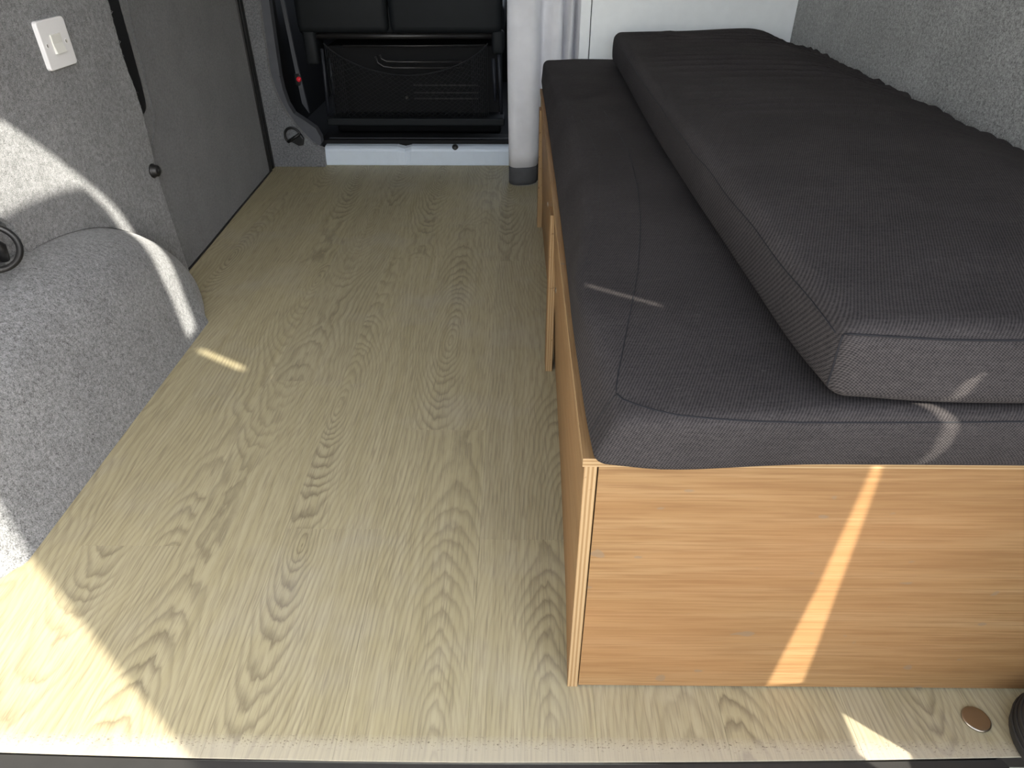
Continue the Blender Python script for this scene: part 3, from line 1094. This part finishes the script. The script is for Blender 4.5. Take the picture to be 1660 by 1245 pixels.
# ------------------------------------------------------------------ small fittings
sw = root('light_switch', (WL, 1.704, 0.656), 'white square rocker light switch on the grey felt side panel', 'light switch')
bm = bmesh.new()
rc_ = 0.008
pl_ = []
for cy_, cz_, a0 in ((1.760 - rc_, 0.754 - rc_, 0), (1.650 + rc_, 0.754 - rc_, 90), (1.650 + rc_, 0.655 + rc_, 180), (1.760 - rc_, 0.655 + rc_, 270)):
    for k in range(5):
        a = math.radians(a0 + 90 * k / 4)
        pl_.append((cy_ + rc_ * cos(a), cz_ + rc_ * sin(a)))
prism(bm, pl_, 'X', WL, WL + 0.0095)
fs_ = [f for f in bm.faces if len(f.verts) > 6 and f.calc_center_median().x > WL + 0.009]
bmesh.ops.bevel(bm, geom=list({e for f in fs_ for e in f.edges}), offset=0.003, segments=3, profile=0.6, affect='EDGES')
new_obj('face_plate', bm, M_SWITCH, sw)
bm = bmesh.new()
yc, zc = 1.704, 0.7045
X0 = WL + 0.0090
pr = [(zc - 0.0195, 0.0008), (zc - 0.0185, 0.0048), (zc - 0.001, 0.0024), (zc + 0.019, 0.0012), (zc + 0.0195, 0.0)]
pr = [(zc - 0.0195, 0.0), (zc - 0.0190, 0.0065), (zc + 0.001, 0.0028), (zc + 0.0190, 0.0034), (zc + 0.0195, 0.0)]
A = [bm.verts.new((X0 + h, yc - 0.019, z)) for z, h in pr]
B = [bm.verts.new((X0 + h, yc + 0.019, z)) for z, h in pr]
for i in range(len(pr) - 1):
    bm.faces.new((A[i], A[i + 1], B[i + 1], B[i]))
bm.faces.new((A[-1], A[0], B[0], B[-1]))
bm.faces.new(A)
bm.faces.new(B)
k_ = new_obj('rocker', bm, M_CREAM, sw)
k_['label'] = 'cream rocker'
for dy in (-0.0375, 0.0375):
    bm = bmesh.new()
    lathe(bm, [(0.0052, -0.001), (0.0056, 0.0005), (0.0050, 0.0009), (0.0042, 0.0003)], (X0 + 0.0005, yc + dy, zc), (1, 0, 0), 18)
    so = new_obj('screw_hole', bm, M_SWITCH, sw)
    bm = bmesh.new()
    lathe(bm, [(0.0044, 0.0001), (0.0040, 0.0007), (0.0, 0.0007)], (X0 + 0.0005, yc + dy, zc), (1, 0, 0), 18)
    sc_ = new_obj('screw', bm, M_CREAM, sw)
    sl_ = new_obj('slot', mkbox(X0 + 0.0006, X0 + 0.0014, yc + dy - 0.0040, yc + dy - 0.0014, zc - 0.0025, zc + 0.0035), M_BOLT, sw)
    sl_.parent = sc_
    bpy.context.view_layer.update()
    sl_.matrix_parent_inverse = sc_.matrix_world.inverted()

kn = root('stud_knob', (WL, 1.965, 0.336), 'small black round plastic stud near the ragged edge of the felt panel', 'knob')
bm = bmesh.new()
lathe(bm, [(0.0, 0.0), (0.0195, 0.0), (0.0205, 0.004), (0.0165, 0.006), (0.0155, 0.016), (0.0125, 0.019), (0.0, 0.0195)], (WL + 0.0, 1.965, 0.336), (1, 0, 0), 24)
new_obj('knob_body', bm, M_BLACK, kn)
bm = bmesh.new()
lathe(bm, [(0.0, 0.0205), (0.004, 0.0205), (0.0055, 0.0195), (0.0055, 0.018)], (WL, 1.965, 0.336), (1, 0, 0), 6)
new_obj('hex_centre', bm, M_BOLT, kn)


def ring_mesh(c, n, R, r, flat=1.0, start=0.0, sweep=2 * pi, seg=40, updir=(0, 0, 1)):
    n = Vector(n).normalized()
    a = Vector(updir) - n * Vector(updir).dot(n)
    a.normalize()
    b = n.cross(a)
    P = [Vector(c) + a * (R * cos(start + sweep * k / seg)) + b * (R * flat * sin(start + sweep * k / seg)) for k in range(seg + (0 if sweep > 6.28 else 1))]
    bm = bmesh.new()
    tube(bm, P, r, 10, closed=sweep > 6.28)
    return bm


tr = root('tie_down_ring', (-1.03, 1.24, 0.40), 'black tie down ring above the wheel arch at the left edge', 'tie-down ring')
rc = Vector((-1.001, 1.218, 0.421))
new_obj('ring', ring_mesh(rc, (0.62, -0.55, 0.55), 0.043, 0.0062), M_BLACK, tr)
bm = bmesh.new()
box(bm, -1.045, -1.002, 1.204, 1.240, 0.386, 0.414, bevel=0.006, seg=3)
new_obj('bracket', bm, M_BLACK, tr, smooth=True)
bm = bmesh.new()
tube(bm, [(-1.04, 1.206, 0.450), (-1.006, 1.218, 0.440), (-0.994, 1.230, 0.418), (-1.004, 1.238, 0.390)], 0.0105, 10)
new_obj('swivel_bar', bm, M_BLACK, tr)

t2 = root('tie_down_ring', (-0.98, 3.09, 0.13), 'black tie down ring on the felt pillar by the cab step', 'tie-down ring')
C2 = Vector((-0.984, 3.082, 0.138))
u1 = Vector((0.87, 0, 0.49))           # the hinge bar's direction
P = []
v1 = Vector((-0.49, 0, 0.87))
for k in range(25):
    a = math.radians(-12 + 204 * k / 24)
    P.append(C2 + u1 * (0.034 * cos(a)) + v1 * (0.038 * sin(a)))
bm = bmesh.new()
tube(bm, P, 0.0052, 8)
new_obj('ring', bm, M_BLACK, t2)
bm = bmesh.new()
tube(bm, [C2 - u1 * 0.034 - v1 * 0.006, C2 + u1 * 0.034 - v1 * 0.006], 0.007, 8)
new_obj('hinge_bar', bm, M_BLACK, t2)
bm = bmesh.new()
q = [C2 - u1 * 0.024 - v1 * 0.010, C2 + u1 * 0.034 - v1 * 0.008, C2 + u1 * 0.034 - v1 * 0.030, C2 + u1 * 0.014 - v1 * 0.050, C2 - u1 * 0.004 - v1 * 0.044]
prism(bm, [(p.x, p.z) for p in q], 'Y', 3.080, 3.0985, bevel=0.004)
new_obj('bracket', bm, M_BLACK, t2)

mg = bmesh.new()
lathe(mg, [(0.0, 0.0), (0.0182, 0.0), (0.0190, 0.0010), (0.0190, 0.0030), (0.0184, 0.0038), (0.0174, 0.0041), (0.0165, 0.0042), (0.0100, 0.0042), (0.0, 0.0042)], (0.656, 0.5425, 0.0), (0.0, 0.0, 1), 40)
tag(new_obj('floor_cap', mg, M_STEEL), 'round brown metal disc lying on the oak floor by the rear edge', 'disc')

bf = root('door_buffer', (0.757, 0.50, 0), 'ridged black rubber buffer at the right end of the rear edge', 'rubber buffer')
bm = bmesh.new()
lathe(bm, [(0.0, 0.0), (0.078, 0.0), (0.084, 0.006), (0.085, 0.018), (0.080, 0.036), (0.072, 0.050), (0.0, 0.054)], (0.769, 0.494, 0.0), (0, 0, 1), 40)
new_obj('rubber_body', bm, M_RUBBER, bf)
for zz_, r_ in ((0.020, 0.0848), (0.028, 0.0826), (0.036, 0.0802)):
    bm = bmesh.new()
    tube(bm, [(0.769 + r_ * cos(2 * pi * k / 40), 0.494 + r_ * sin(2 * pi * k / 40), zz_) for k in range(40)], 0.0018, 6, closed=True)
    new_obj('ridge', bm, M_RUBBER, bf)
